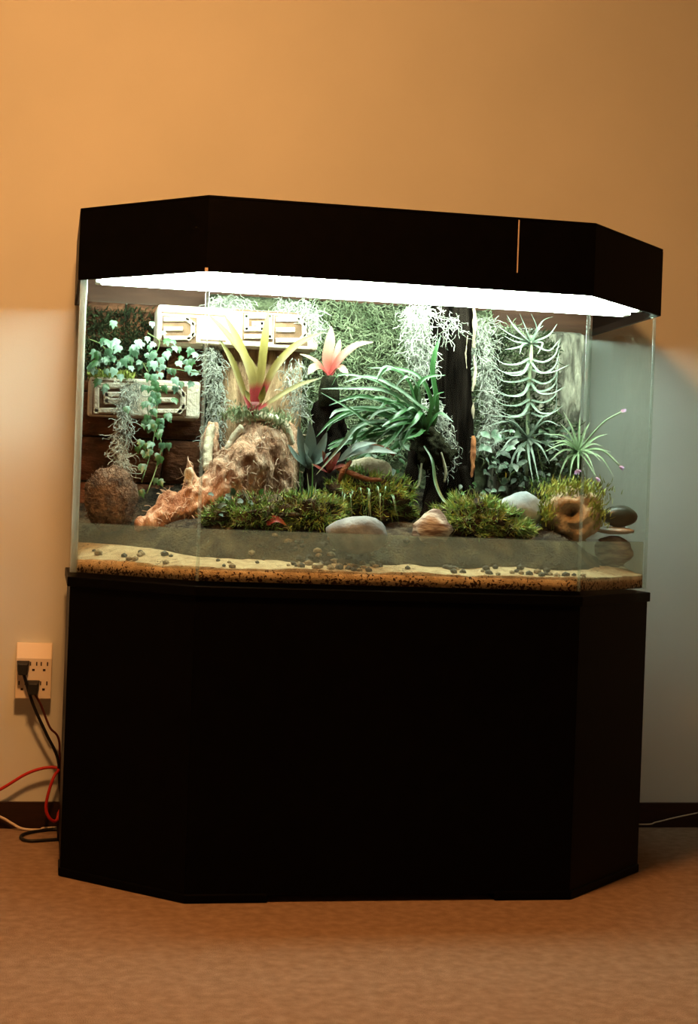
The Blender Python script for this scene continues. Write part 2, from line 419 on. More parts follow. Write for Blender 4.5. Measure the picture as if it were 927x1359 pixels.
for nm, i, j in (('front_panel', 0, 1), ('corner_panel', 1, 2), ('side_panel', 2, 3), ('back_panel', 3, 4), ('side_panel', 4, 5), ('corner_panel', 5, 0)):
    a, b = chop(ol[i], ol[j], .0005)
    part(nm, wall_seg(a, b, .018, SB, ST_Z-.02), M['black'], stand)
part('top_board', MB().prism(outline(0), ST_Z-.02, ST_Z), M['black'], stand, bevel=.002)
# feet: the plinth runs round the corners and stops short of the middle
for sgn in (-1, 1):
    e = P(355, 1198, 0).x if sgn < 0 else P(657, 1198, 0).x
    ol2 = outline(.003)
    poly = [(e, .003), (e+sgn*.012*0+0, .12), (sgn*(HW-.2), .12), (sgn*(HW-.12), .2), (sgn*(HW-.12), CH+.08), (sgn*(HW-.003), CH+.08), (sgn*(HW-.003), CH+.001), (sgn*(HF-.001), .003)]
    if sgn > 0: poly = poly[::-1]
    part('foot', MB().prism(poly, 0, SB+.004), M['black'], stand, bevel=.003)
    poly = [(sgn*(HW-.14), DEPTH-.1), (sgn*(HW-.003), DEPTH-.1), (sgn*(HW-.003), DEPTH-.006), (sgn*(HW-.14), DEPTH-.006)]
    part('foot', MB().prism(poly if sgn > 0 else poly[::-1], 0, SB+.004), M['black'], stand, bevel=.003)

# ------------------------------------------------------------------ tank
tank = thing('glass_tank', 'clear glass terrarium tank with angled front corners on black stand', 'terrarium', (0, .3, ST_Z))
IN = 0.008; GT = 0.008
tz0, tz1 = ST_Z+.0005, HB_Z+.012
to = outline(IN, DEPTH-.004)
part('bottom_pane', MB().prism(to, tz0, tz0+GT), M['glass_edge'], tank)
for nm, i, j in (('front_pane', 0, 1), ('corner_pane', 1, 2), ('side_pane', 2, 3), ('back_pane', 3, 4), ('side_pane', 4, 5), ('corner_pane', 5, 0)):
    a, b = chop(to[i], to[j], .003)
    part(nm, wall_seg(a, b, GT, tz0+GT, tz1), M['glass'], tank)
for i, (x, y) in enumerate(to):
    ins = outline(IN+GT*.5, DEPTH-.004)[i]
    wide = i == 5  # left corner seam widened to stand in for the lit pane edge
    part('silicone_seam', MB().tube([Vector((*ins, tz0+GT)), Vector((*ins, tz1))], .0075 if wide else .0034, 10), M['seam_lit_edge'] if wide else M['seam'], tank, True)

# ------------------------------------------------------------------ hood
hood = thing('tank_hood', 'black wooden canopy hood with angled corners capping the tank', 'hood', (0, .3, HB_Z))
ho = outline(0, DEPTH)
xs = P(688, 330, 0).x
segs = [('front_panel', ho[0], (xs-.0001, 0)), ('front_panel', (xs+.0001, 0), ho[1]), ('corner_panel', ho[1], ho[2]), ('side_panel', ho[2], ho[3]), ('back_panel', ho[3], ho[4]), ('side_panel', ho[4], ho[5]), ('corner_panel', ho[5], ho[0])]
for nm, a, b in segs:
    a2, b2 = chop(a, b, .0)
    m_ = M['hood_inside'] if nm == 'back_panel' else M['black']
    part(nm, wall_seg(a2, b2, .0065, HB_Z, HT_Z-.006), m_, hood)
part('top_panel', MB().prism(ho, HT_Z-.006, HT_Z), M['black'], hood, bevel=.0015)
za, zb = P(688, 292, 0).z, P(688, 362, 0).z
part('seam_strip', MB().box((xs-.0012, -.0012, zb), (xs+.0010, .0004, za)), M['steel'], hood, label='thin pale strip on the front seam')
cx, cy = ho[0]
part('corner_clip', MB().box((cx-.003, cy-.003, HB_Z-.001), (cx+.003, cy+.001, HB_Z+.006)), M['steel'], hood, label='tiny bright clip on the lower corner')

# ------------------------------------------------------------------ light fixture inside the hood
TY = 0.295
fix = thing('fluorescent_light', 'white fluorescent strip light glowing under the hood', 'light', (0, TY, HB_Z+.07))
TZ = P(450, 397, TY+.042).z+.019
part('housing', MB().box((-.585, TY-.075, TZ+.032), (.585, TY+.075, HT_Z-.007)), M['white_enamel'], fix, bevel=.004)
for yy in (TY-.045, TY+.042):
    part('tube', MB().tube([Vector((-.570, yy, TZ)), Vector((.570, yy, TZ))], .019, 14), M['tube'], fix, True)
    for sx in (-1, 1):
        ex = .571
        part('tube_socket', MB().box((sx*ex-(.0 if sx > 0 else .012), yy-.018, TZ-.018), (sx*ex+(.012 if sx > 0 else .0), yy+.018, TZ+.034)), M['white_enamel'], fix, bevel=.002)

# ------------------------------------------------------------------ sand, water, soil bank
TI = IN+GT+.0012
def ymin(x, ex=0.0):
    k = TI*math.tan(math.radians(22.5)); ax = abs(x)
    return TI+ex+max(0, ax-(HF-k))
XI = HW-TI; YI = DEPTH-.004-TI
def field_mb(x0, x1, nx, ny, zf, zbot, fy=None, ly=None):
    mb = MB(); vs = []; fs = []
    for i in range(nx+1):
        x = x0+(x1-x0)*i/nx
        a = fy(x) if fy else ymin(x); b = ly(x) if ly else YI
        for j in range(ny+1):
            y = a+(b-a)*(j/ny)**1.5
            vs.append((x, y, zf(x, y, a)))
    n = ny+1; base = len(vs)
    for i in range(nx+1):
        x = x0+(x1-x0)*i/nx
        a = fy(x) if fy else ymin(x); b = ly(x) if ly else YI
        vs += [(x, a, zbot), (x, b, zbot)]
    for i in range(nx):
        for j in range(ny): fs.append((i*n+j, (i+1)*n+j, (i+1)*n+j+1, i*n+j+1))
        q = base+2*i
        fs += [(q, q+2, (i+1)*n, i*n), (q+3, q+1, i*n+ny, (i+1)*n+ny), (q+1, q+3, q+2, q)]
    fs += [tuple([base, *range(0, n), base+1]), tuple([base+2*nx+1, *range(nx*n+n-1, nx*n-1, -1), base+2*nx])]
    return mb.add(vs, fs)
SZ = tz0+GT+.0006
def nz(x, y, f, s=0): return noise.noise(Vector((x*f+s, y*f, s*1.7)))
def sand_z(x, y, a):
    d = y-a
    return .639+.0045*nz(x, y, 9)+.003*nz(x, y, 30, 4)+min(.016, d*.14)+.014*min(1, max(0, -x-.36)/.15)*min(1, d/.10)
single('sand', field_mb(-XI, XI, 90, 16, sand_z, SZ), M['sand'], 'pale tan sand bed speckled with dark grains along tank bottom', 'sand', (0, .3, SZ), smooth=True, kind='stuff')
WZ = PZ(500, 709.5, .7).z
WZ = P(500, 709.5, TI).z
single('water', field_mb(-XI, XI, 2, 1, lambda x, y, a: WZ, .632, fy=lambda x: ymin(x), ly=lambda x: .42) if False else
       MB().prism([(-HF+.006, TI), (HF-.006, TI), (XI, CH+.008), (XI, .45), (-XI, .45), (-XI, CH+.008)], .634, WZ),
       M['water'], 'shallow murky water behind the front glass over sand', 'water', (0, .2, .634), kind='stuff')
def bank_front(x): return ymin(x)+.095+.04*nz(x, 0, 7, 2)+.05*max(0, min(1, (-x-.30)/.12))
def bank_z(x, y, a):
    d = y-a
    h = .655+min(d/.05, 1)*.05+max(0, d-.05)*.26
    fade = 1-max(0, min(1, (x-.44)/.1))*.85
    h = .655+(h-.655)*fade
    return h+.010*nz(x, y, 14, 9)+.009*nz(x, y, 45, 3)+.004*nz(x, y, 110, 5)
single('soil_bank', field_mb(-XI+.001, XI-.001, 170, 40, bank_z, .650, fy=bank_front, ly=lambda x: YI-.001), M['soil'], 'dark damp soil bank rising behind the water', 'soil', (0, .35, .65), smooth=True, kind='stuff')
def ground(x, y): return bank_z(x, y, bank_front(x))

# pebbles lying on the sand in the water
peb = []
for k in range(5):
    peb.append((rock_mb((0, 0, 0), (1, .85, .62), 20+k, .25, 1.8, 1)).mesh('pebble'))
for i in range(150):
    if i < 104: px = rnd.gauss(440, 42)
    else: px = rnd.choice([rnd.uniform(120, 350), rnd.uniform(600, 780)])
    dy = rnd.uniform(.004, .145) if i < 104 else rnd.uniform(.004, .07)
    x = P(px, 735, .05).x; y = ymin(x)+dy+.004
    gz = sand_z(x, y, ymin(x))
    if y > bank_front(x): gz = max(gz, ground(x, y))
    if gz > WZ-.012: continue
    s = rnd.uniform(.0045, .0105)
    dark = rnd.random() < .55
    me = peb[(i % 5)] if dark else peb[(i % 5)].copy()
    if not dark and me.materials: me.materials.clear()
    o = link('pebble', me, M['gravel_a'] if dark else M['gravel_b'], None, Vector((x, y, gz+s*.35)),
             label='small dark pebble on the submerged sand' if dark else 'small tan pebble on the submerged sand', category='pebble',
             group='dark pebbles on the sand' if dark else 'tan pebbles on the sand')
    o.scale = (s, s, s); o.rotation_euler = (0, 0, rnd.uniform(0, 6))

# ------------------------------------------------------------------ background panels
def slab(x0, x1, z0, z1, yf, yb, nx, nzz, amp, fx, fz, seed):
    mb = MB(); vs = []; fs = []
    for i in range(nx+1):
        for j in range(nzz+1):
            x = x0+(x1-x0)*i/nx; z = z0+(z1-z0)*j/nzz
            e = min(i, nx-i, j, nzz-j)
            y = yf-amp*(noise.noise(Vector((x*fx, seed, z*fz)))+.6*noise.noise(Vector((x*fx*2.7, seed+5, z*fz*2.7))))
            if e == 0: y = yf+amp*1.2
            dx = amp*.6*noise.noise(Vector((seed, z*18, 3))) if i in (0, nx) else 0
            vs.append((x+dx, y, z))
    n = nzz+1; b0 = len(vs)
    vs += [(x0, yb, z0), (x1, yb, z0), (x1, yb, z1), (x0, yb, z1)]
    for i in range(nx):
        for j in range(nzz): fs.append((i*n+j, (i+1)*n+j, (i+1)*n+j+1, i*n+j+1))
    fs.append((b0+3, b0+2, b0+1, b0))
    fs.append((b0, *[j for j in range(n-1, -1, -1)][::-1], b0+3)); fs.append((b0+1, b0+2, *[nx*n+j for j in range(n-1, -1, -1)]))
    fs.append((b0, b0+1, *[i*n for i in range(nx, -1, -1)])); fs.append((b0+3, *[i*n+nzz for i in range(nx+1)], b0+2))
    return mb.add(vs, fs)
GZ = .70
xa, xb = -XI+.004, P(272, 600, .56).x
zt = P(180, 402, .58).z
panelA = thing('cork_backdrop', 'dark reddish brown cork panel behind the carved ledge and ivy', 'panel', ((xa+xb)/2, .6, GZ))
ncx, ncz = 3, 5
for i in range(ncx):
    for j in range(ncz):
        g = .0025
        ax = xa+(xb-xa)*i/ncx+g; bx = xa+(xb-xa)*(i+1)/ncx-g; az = GZ+(zt-GZ)*j/ncz+g; bz = GZ+(zt-GZ)*(j+1)/ncz-g
        part('cork_tile', slab(ax, bx, az, bz, .575-.008*rnd.random(), .63, 10, 8, .008, 30, 60, i*7+j), M['cork_dark'], panelA, True)
part('backing_board', MB().box((xa, .618, GZ), (xb, .632, zt)), M['soil'], panelA)
# moss on the upper part of that panel
mm = MB()
for i in range(4200):
    px = rnd.uniform(114, 205); py = rnd.uniform(412, 505)
    if rnd.random() < (py-412)/93*.7+.35: tuft(mm, P(px, py, .566+.01*rnd.random()), .012, Vector((0, -1, .3)), .0018)
part('moss_tufts', mm, M['moss_dark'], panelA, kind='stuff')

xa2, xb2 = xb+.004, P(655, 500, .56).x
zt2 = P(480, 399, .54).z
panelB = thing('moss_backdrop', 'pale green moss covered panel behind the bromeliads and post', 'panel', ((xa2+xb2)/2, .6, GZ))
part('backing_board', slab(xa2, xb2, GZ, zt2, .568, .63, 50, 40, .014, 16, 16, 31), M['moss_back'], panelB, True)
mm = MB()
for i in range(5200):
    px = rnd.uniform(400, 660); py = rnd.uniform(398, 610)
    p = P(px, py, .548+.012*rnd.random())
    if p.z > zt2-.003 or not (xa2+.01 < p.x < xb2-.01): continue
    curly(mm, p, rnd.uniform(.014, .032), .0011, .1, 3, .6)
part('moss_fringe', mm, M['moss_pale'], panelB, kind='stuff')

xa3, xb3 = xb2+.004, P(779, 500, .52).x
zt3 = P(700, 436, .54).z
panelC = thing('bark_backdrop', 'grey bark panel with deep furrows behind the silvery airplant', 'panel', ((xa3+xb3)/2, .57, GZ-.02))
part('bark', slab(xa3, xb3, GZ-.02, zt3, .545, .62, 60, 50, .017, 42, 13, 77), M['bark_grey'], panelC, True)
mm = MB()
for i in range(900):
    px = rnd.uniform(642, 690); py = rnd.uniform(430, 600)
    p = P(px, py, .52+.01*rnd.random())
    if p.x > xa3+.004: curly(mm, p, rnd.uniform(.012, .026), .001, .1, 3, .6)
part('moss_fringe', mm, M['moss_pale'], panelC, kind='stuff')

mm = MB()
for i in range(3200):
    px = rnd.uniform(655, 742) if i % 4 else rnd.uniform(655, 775); py = rnd.uniform(440, 640) if i % 4 else rnd.uniform(560, 650)
    p = P(px, py, .515+.012*rnd.random())
    if noise.noise(p*22) > -.25: tuft(mm, p, .013, Vector((0, -1, .2)), .002)
part('moss_tufts', mm, M['moss_dark'], panelC, kind='stuff')

# tan cork slab behind the big bromeliad
xa4, xb4 = P(296, 520, .5).x, P(402, 520, .5).x
single('cork_slab', slab(xa4, xb4, GZ-.005, P(350, 458, .5).z, .50, .55, 30, 40, .009, 40, 12, 12), M['cork_tan'],
       'upright tan cork bark slab behind the yellow bromeliad', 'bark', ((xa4+xb4)/2, .53, GZ-.005), smooth=True)

# ------------------------------------------------------------------ carved blocks
def bar_path(mb, pts, y, r):
    for a, b in zip(pts, pts[1:]):
        d = (b-a).normalized()*r*.95
        n = Vector((-d.z, 0, d.x)).normalized()*r
        a2 = a-d; b2 = b+d
        vs = []
        for (yy, k) in ((y, 1), (y-r*.9, .95), (y-r*1.25, .55)):
            for p in (a2+n*k, b2+n*k, b2-n*k, a2-n*k): vs.append((p.x, yy, p.z))
        fs = []
        for l in range(2):
            for j in range(4): fs.append((l*4+j, (l+1)*4+j, (l+1)*4+(j+1) % 4, l*4+(j+1) % 4))
        fs.append((11, 10, 9, 8))
        mb.add(vs, fs)
def key(px0, px1, py0, py1, Y, flip=False, open_=False):
    """square spiral raised on the face of a block"""
    def q(u, v):
        if flip: u = 1-u
        return P(px0+(px1-px0)*u, py0+(py1-py0)*v, Y)
    if open_: pts = [q(0, 0), q(.8, 0), q(1, .25), q(1, .8), q(.85, 1), q(0, 1)]; inner = [q(.0, .5), q(.55, .5)]
    else: pts = [q(1, 1), q(0, 1), q(0, 0), q(1, 0), q(1, .62), q(.34, .62), q(.34, .36), q(.66, .36)]; inner = None
    rr = (py1-py0)*.0017*.112
    mb = MB(); bar_path(mb, pts, Y, rr)
    if inner: bar_path(mb, inner, Y, rr)
    return mb
def block(name, label, px0, px1, py0, py1, yf, yb, keys, cuts):
    a = P(px0, py1, yf); b = P(px1, py0, yf)
    sl = (P(px1, py1, yf).z-a.z)/(b.x-a.x)
    t = thing(name, label, 'carved block', ((a.x+b.x)/2, (yf+yb)/2, a.z))
    z0, z1 = (a.z+P(px1, py1, yf).z)/2, (P(px0, py0, yf).z+b.z)/2
    part('block', MB().box((a.x, yf, z0), (b.x, yb, z1)), M['stone_block'], t, bevel=.006)
    for k in keys:
        u0, u1, v0, v1 = P(k[0]-5, (k[2]+k[3])/2, yf).x, P(k[1]+5, (k[2]+k[3])/2, yf).x, P(k[0], k[3]+5, yf).z, P(k[0], k[2]-5, yf).z
        part('field_shade', MB().box((u0, yf-.0012, v0), (u1, yf+.002, v1)), M['groove_shade'], t)  # flat brown plate, painted shade between the raised ridges
        part('carving', key(k[0], k[1], k[2], k[3], yf-.001, *k[4:]), M['stone_block'], t, bevel=0)
    for c in cuts:
        u0, u1 = P(c[0], c[2], yf).x, P(c[1], c[2], yf).x
        z = P((c[0]+c[1])/2, c[2], yf).z
        part('groove_shade', MB().box((u0, yf-.0006, z-.0016), (u1, yf+.001, z+.0016)), M['groove_shade'], t)  # thin brown strip painted as the shade of a groove
    return t
block('carved_block', 'large cream stone block carved with square spirals behind the bromeliad leaves', 208, 424, 410, 459, .44, .562,
      [(220, 256, 424, 449, False, True), (327, 358, 420, 447, True), (369, 404, 424, 452, False, True)], [(214, 300, 417), (310, 400, 414), (266, 300, 452)])
block('carved_block', 'small cream stone block carved with spirals under the mossy ivy ledge', 117, 267, 503, 553, .46, .566,
      [(128, 168, 512, 545, False), (212, 243, 516, 546, False, True)], [(122, 178, 506)])
mm = MB()
for i in range(700):
    p = P(rnd.uniform(118, 178), rnd.uniform(490, 503), rnd.uniform(.455, .55))
    p.z = P(150, 503, .46).z+rnd.uniform(-.001, .012)
    tuft(mm, p, .009, Vector((0, -.5, .8)), .0016)
single('moss_cushion', mm, M['moss_yellow'], 'yellow moss cushion growing along the small carved block top', 'moss', P(150, 503, .5), kind='stuff')

# ------------------------------------------------------------------ driftwood stump
def pr(l): return PL([(a, b, c) for a, b, c, r in l]), [r*PX for a, b, c, r in l]
SY = .36
bp = [pr([(350, 566, SY+.06, 22), (347, 590, SY+.03, 38), (325, 622, SY, 40), (285, 655, SY-.03, 30), (240, 680, SY-.05, 20), (200, 694, SY-.06, 11), (180, 698, SY-.06, 6)]),
      pr([(262, 680, SY-.04, 26), (256, 648, SY-.03, 13), (251, 625, SY-.03, 6), (250, 604, SY-.03, 2)]),
      pr([(300, 650, SY+.03, 20), (284, 620, SY+.03, 14), (279, 585, SY+.04, 10), (283, 560, SY+.06, 7)]),
      pr([(380, 560, SY+.05, 10), (383, 600, SY+.03, 14), (372, 640, SY+.02, 16), (360, 680, SY, 14)]),
      pr([(215, 690, SY-.04, 20), (222, 665, SY-.04, 14), (228, 650, SY-.03, 7)]),
      pr([(300, 690, SY, 30), (330, 690, SY, 34), (350, 670, SY+.02, 30)])]
sm_mb = blob_mb(bp, .0045, .010, 26, (1.7, 1.7, .8), 3)
stump = thing('driftwood_stump', 'gnarled orange brown driftwood stump carrying the yellow bromeliad', 'driftwood', (P(300, 690, SY).x, SY, .69))
part('wood', sm_mb, M['stump'], stump, True)
for l in ([(312, 562, SY+.01, 4), (345, 552, SY-.0, 7), (376, 562, SY+.0, 6), (388, 590, SY+.0, 5)],
          [(296, 610, SY-.01, 3), (308, 585, SY-.01, 5), (322, 566, SY-.01, 5)],
          [(277, 640, SY-.02, 3), (276, 600, SY+.01, 7), (281, 566, SY+.04, 6)],
          [(244, 640, SY-.05, 2), (252, 622, SY-.045, 4), (253, 655, SY-.055, 3)]):
    a, b = pr(l); part('bare_wood', blob_mb([(smooth_path(a, 8), [b[min(len(b)-1, int(i/8*(len(b)-1)+.5))] for i in range(9)])], .003, .003, 60, (1, 1, 1), 8), M['stump_pale'], stump, True)

mm = MB()
for i in range(1500):
    f = sm_mb.f[rnd.randrange(len(sm_mb.f))]; p = sm_mb.v[f[0]]
    if (sm_mb.v[f[1]]-p).cross(sm_mb.v[f[2]]-p).y > 0: continue
    curly(mm, p+Vector((0, -.0015, 0)), rnd.uniform(.012, .03), rnd.uniform(.0005, .0009), .35, 5, .5)
part('fibres', mm, M['fibre_pink'], stump, kind='stuff')

# ------------------------------------------------------------------ black post
py_ = .44
post = thing('wooden_post', 'tall blackened wooden post with a bare pale edge', 'post', (P(595, 640, py_).x, py_, .70))
vs = []; fs = []; nseg, nr = 90, 90
for i in range(nseg+1):
    u = i/nseg; pyp = 690+(400-690)*u
    c = P(598+(596-598)*u, pyp, py_)
    flare = 1+.55*max(0, 1-u/.22)**2
    for j in range(nr):
        an = 2*math.pi*j/nr
        rr = .050*flare*(1+.13*noise.noise(Vector((math.cos(an)*2.4, math.sin(an)*2.4, u*2.5)))+.10*noise.noise(Vector((math.cos(an)*7, math.sin(an)*7, u*5)))+.13*noise.noise(Vector((math.cos(an)*15, math.sin(an)*15, u*7))))
        vs.append((c.x+math.cos(an)*rr, c.y+math.sin(an)*rr*.75, c.z+(.012*noise.noise(Vector((an*2, 1, 1))) if i == nseg else 0)))
for i in range(nseg):
    for j in range(nr): fs.append((i*nr+j, i*nr+(j+1) % nr, (i+1)*nr+(j+1) % nr, (i+1)*nr+j))
fs.append(tuple(nseg*nr+j for j in range(nr))); fs.append(tuple(range(nr-1, -1, -1)))
part('trunk', MB().add(vs, fs), M['post'], post, False)
def strip(l, name, m, parent): 
    a, b = pr(l); part(name, MB().tube(smooth_path(a, 10), [b[min(len(b)-1, int(i/10*(len(b)-1)+.5))] for i in range(11)], 6), m, parent, True)
for l in ([(630, 404, .42, 2), (631, 430, .415, 3), (629, 462, .415, 1.5)], [(629, 470, .415, 1.2), (631, 498, .415, 2.6), (628, 520, .412, 1.2)], [(630, 528, .413, 1), (628, 545, .412, 2), (629, 556, .41, 1)], [(621, 445, .402, .8), (619, 470, .40, 1.6), (620, 490, .40, .8)]):
    a_, b_ = pr(l); part('bare_wood', blob_mb([(a_, b_)], .0018, .0035, 90, (1, 1, .4), 4), M['post_edge'], post)
a_, b_ = pr([(628, 578, .40, 2.5), (629, 602, .395, 4), (627, 634, .385, 2)]); part('bark_strip', blob_mb([(a_, b_)], .002, .005, 70, (1, 1, .5), 9), M['bark_orange'], post)
strip([(548, 600, .36, 7), (545, 640, .34, 10), (530, 690, .31, 9)], 'root', M['post'], post)
strip([(585, 600, .36, 9), (578, 650, .34, 11), (560, 695, .30, 8)], 'root', M['post'], post)
strip([(615, 620, .38, 8), (625, 660, .36, 9), (640, 690, .33, 6)], 'root', M['post'], post)
strip([(560, 615, .335, 1.5), (557, 640, .325, 1.5), (550, 652, .32, 1)], 'root', M['root'], post)
strip([(586, 600, .33, 1.5), (592, 625, .325, 2), (590, 640, .32, 1.2)], 'root', M['root'], post)

# ------------------------------------------------------------------ spanish moss clumps
def moss_clump(label, path, n, length=.035, spread=10, mat_='spanish', r=.0007, down=.7):
    n = int(n*1.35)
    mb = MB(); pts = [(a, b, c) for a, b, c in path]
    sp = smooth_path([Vector(q) for q in pts], 30)
    for i in range(n):
        q = sp[rnd.randrange(31)]
        p = P(q.x+rnd.gauss(0, spread*.5), q.y+rnd.gauss(0, 5), q.z+rnd.uniform(-.012, .012))
        if p.z > HB_Z+.012: p.z = HB_Z+.012-.02*rnd.random()
        curly(mb, p, length*rnd.uniform(.6, 1.4), r*rnd.uniform(.7, 1.3), down, 6, .8)
    single('spanish_moss', mb, M[mat_], label, 'moss', P(*pts[-1]), kind='stuff')
moss_clump('white spanish moss heaped over the large carved block above bromeliad', [(285, 402, .46), (310, 399, .46), (330, 404, .46)], 330, .03, 10)
moss_clump('white spanish moss draped on the right end of the large carved block', [(372, 405, .455), (400, 402, .45), (414, 420, .44), (420, 440, .43)], 330, .03, 12)
moss_clump('long spanish moss strand hanging beside the tan cork slab', [(281, 455, .47), (284, 500, .47), (288, 545, .46), (282, 585, .45)], 420, .032, 11)
moss_clump('spanish moss trailing from small carved block to the coconut', [(176, 508, .43), (166, 545, .42), (160, 590, .41), (164, 625, .37)], 330, .032, 10)
moss_clump('thick spanish moss hanging on the post side facing the bromeliads', [(556, 404, .40), (554, 430, .40), (558, 460, .40), (562, 492, .40)], 620, .034, 18)
moss_clump('spanish moss hanging between the post and the bark panel', [(641, 425, .45), (643, 470, .45), (648, 515, .44), (652, 555, .43), (645, 590, .42)], 560, .032, 15)
moss_clump('spanish moss tangled around the foot of the black post', [(570, 530, .375), (582, 556, .375), (592, 590, .37), (588, 620, .36)], 300, .032, 14)
moss_clump('thin spanish moss clinging to the upper front of the post', [(580, 405, .39), (600, 430, .385), (592, 450, .385)], 40, .04, 18)
moss_clump('loose spanish moss on the cork behind the small pink bromeliad', [(388, 480, .45), (392, 520, .45), (398, 550, .45)], 150, .03, 16)

# ------------------------------------------------------------------ bromeliads
def brom(label, base, leaves, matn, Y, w, dark=None):
    b = P(*base, Y)
    t = thing('bromeliad', label, 'plant', b)
    for pts, wf in leaves:
        n = len(pts)
        path = smooth_path([P(p[0], p[1], p[2]) for p in pts], 14)
        mb = MB().leaf(path, w*wf, fold=.35)
        part('leaf', mb, M[matn], t, True, True)
    return t
Y = .36
b1 = brom('large bromeliad with long yellow leaves and red centre on the stump', (337, 545), [
    ([(335, 540, Y+.01), (338, 495, Y+.02), (303, 446, Y+.03), (274, 415, Y+.03)], .95),
    ([(336, 540, Y), (334, 500, Y+.005), (316, 454, Y+.01), (297, 417, Y+.01)], 1.1),
    ([(331, 541, Y-.02), (322, 517, Y-.025), (308, 480, Y-.03), (291, 450, Y-.04)], .85),
    ([(340, 540, Y), (346, 498, Y), (351, 454, Y), (357, 410, Y+.01)], 1.0),
    ([(343, 540, Y-.01), (362, 494, Y-.02), (392, 460, Y-.03), (431, 440, Y-.05)], 1.0),
    ([(343, 544, Y-.02), (362, 532, Y-.04), (394, 513, Y-.06), (428, 501, Y-.08)], .72),
    ([(336, 545, Y-.02), (330, 530, Y-.05), (326, 518, Y-.06)], .8),
    ([(340, 545, Y-.02), (347, 530, Y-.05), (351, 512, Y-.06)], .8)], 'brom_a', Y, .0178)
part('cup', MB().tube(PL([(337, 556, Y), (337, 545, Y), (337, 534, Y)]), [.008, .013, .017], 10), M['red_leaf'], b1, True)
mm = MB()
for i in range(500):
    p = P(rnd.gauss(330, 18), rnd.gauss(552, 5), Y+rnd.uniform(-.02, .03)); tuft(mm, p, .008, Vector((0, -.5, .8)), .0016)
for i in range(180):
    p = P(rnd.gauss(372, 9), rnd.gauss(562, 6), Y+rnd.uniform(-.02, .02)); tuft(mm, p, .009, Vector((0, -.5, .8)), .0016)
part('root_moss', mm, M['moss_pale'], b1, kind='stuff')
Y = .42
b2 = brom('small pink and cream bromeliad growing in a dark cup', (437, 498), [
    ([(437, 498, Y), (434, 478, Y), (438, 455, Y), (440, 433, Y)], 1.15),
    ([(439, 497, Y-.01), (452, 476, Y-.02), (472, 460, Y-.03), (496, 454, Y-.05)], .95),
    ([(434, 497, Y-.01), (424, 484, Y-.03), (412, 476, Y-.04), (398, 470, Y-.06)], .7),
    ([(434, 498, Y-.02), (424, 488, Y-.05), (416, 489, Y-.06), (409, 497, Y-.07)], 1.0),
    ([(440, 498, Y-.02), (450, 488, Y-.05), (456, 492, Y-.06), (462, 500, Y-.07)], .9),
    ([(439, 497, Y), (447, 470, Y+.01), (452, 450, Y+.02)], .7)], 'brom_b', Y, .020)
part('cup', MB().tube(PL([(437, 540, Y), (437, 520, Y), (437, 500, Y)]), [.024, .024, .016], 12), M['pot_dark'], b2, True)
# cork wedge carrying the cup
single('cork_stub', blob_mb([pr([(437, 532, Y+.02, 20), (436, 580, Y+.03, 26), (432, 650, Y, 30), (430, 700, Y, 30)])], .005, .008, 40, (2, 2, 1), 2), M['post'],
       'dark rotten wood stub under the small pink bromeliad', 'wood', (P(432, 690, Y).x, Y, .70), smooth=True)

# ------------------------------------------------------------------ strap-leaf plant
Y = .345
sp = thing('strap_leaf_plant', 'spray of long arching dark green strap leaves at the post', 'plant', P(566, 590, Y+.03))
B = (566, 590, Y+.03)
LV = [([(572, 552, Y), (555, 538, Y-.03), (527, 516, Y-.05), (490, 500, Y-.06), (456, 508, Y-.06)], 1),
      ([(574, 545, Y), (560, 505, Y-.02), (532, 491, Y-.03), (487, 488, Y-.03)], 1),
      ([(560, 555, Y), (552, 520, Y-.03), (566, 502, Y-.04), (592, 498, Y-.05)], .9),
      ([(580, 545, Y), (574, 496, Y), (577, 471, Y), (585, 446, Y)], 1),
      ([(565, 560, Y), (541, 535, Y-.04), (510, 519, Y-.06), (470, 516, Y-.08), (426, 516, Y-.09)], 1),
      ([(546, 561, Y-.02), (518, 538, Y-.05), (476, 527, Y-.07), (437, 538, Y-.08)], 1),
      ([(555, 575, Y), (520, 552, Y-.04), (476, 544, Y-.06), (442, 558, Y-.07), (420, 580, Y-.08)], .9),
      ([(560, 580, Y), (530, 560, Y-.03), (493, 550, Y-.05), (476, 566, Y-.06), (465, 596, Y-.06)], .9),
      ([(560, 580, Y), (520, 560, Y-.04), (476, 566, Y-.08), (454, 591, Y-.09), (420, 630, Y-.09)], .9),
      ([(550, 580, Y), (500, 560, Y-.05), (473, 577, Y-.07), (468, 613, Y-.07)], .8),
      ([(540, 580, Y), (487, 561, Y-.08), (470, 547, Y-.09), (426, 521, Y-.10)], .8)]
for k in range(24):
    tx = rnd.uniform(432, 545); ty = rnd.uniform(500, 615)
    up = rnd.uniform(4, 34)
    LV.append(([(562+rnd.uniform(-8, 8), 575, Y), ((562+tx)/2+12, (575+ty)/2-up, Y-.03), (tx+15, ty-up*.5, Y-.05-rnd.random()*.05), (tx, ty, Y-.06-rnd.random()*.05)], rnd.uniform(.6, 1)))
for tx, ty in ((520, 560), (505, 580), (530, 600), (590, 520), (602, 560), (540, 545)):
    LV.append(([(564, 575, Y), ((564+tx)/2, (575+ty)/2-18, Y-.03), (tx, ty, Y-.06)], .8))
for i, (pts, wf) in enumerate(LV):
    path = smooth_path([P(*B)]+[P(*p) for p in pts], 16)
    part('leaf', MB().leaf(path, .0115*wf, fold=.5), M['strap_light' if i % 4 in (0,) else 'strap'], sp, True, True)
part('trailing_leaf', MB().leaf(smooth_path(PL([(563, 592, Y-.02), (574, 612, Y-.05), (578, 640, Y-.07), (588, 663, Y-.09), (610, 684, Y-.11), (634, 702, Y-.12)]), 18), .0075, fold=.6, shape='strap'), M['strap_light'], sp, True, True)
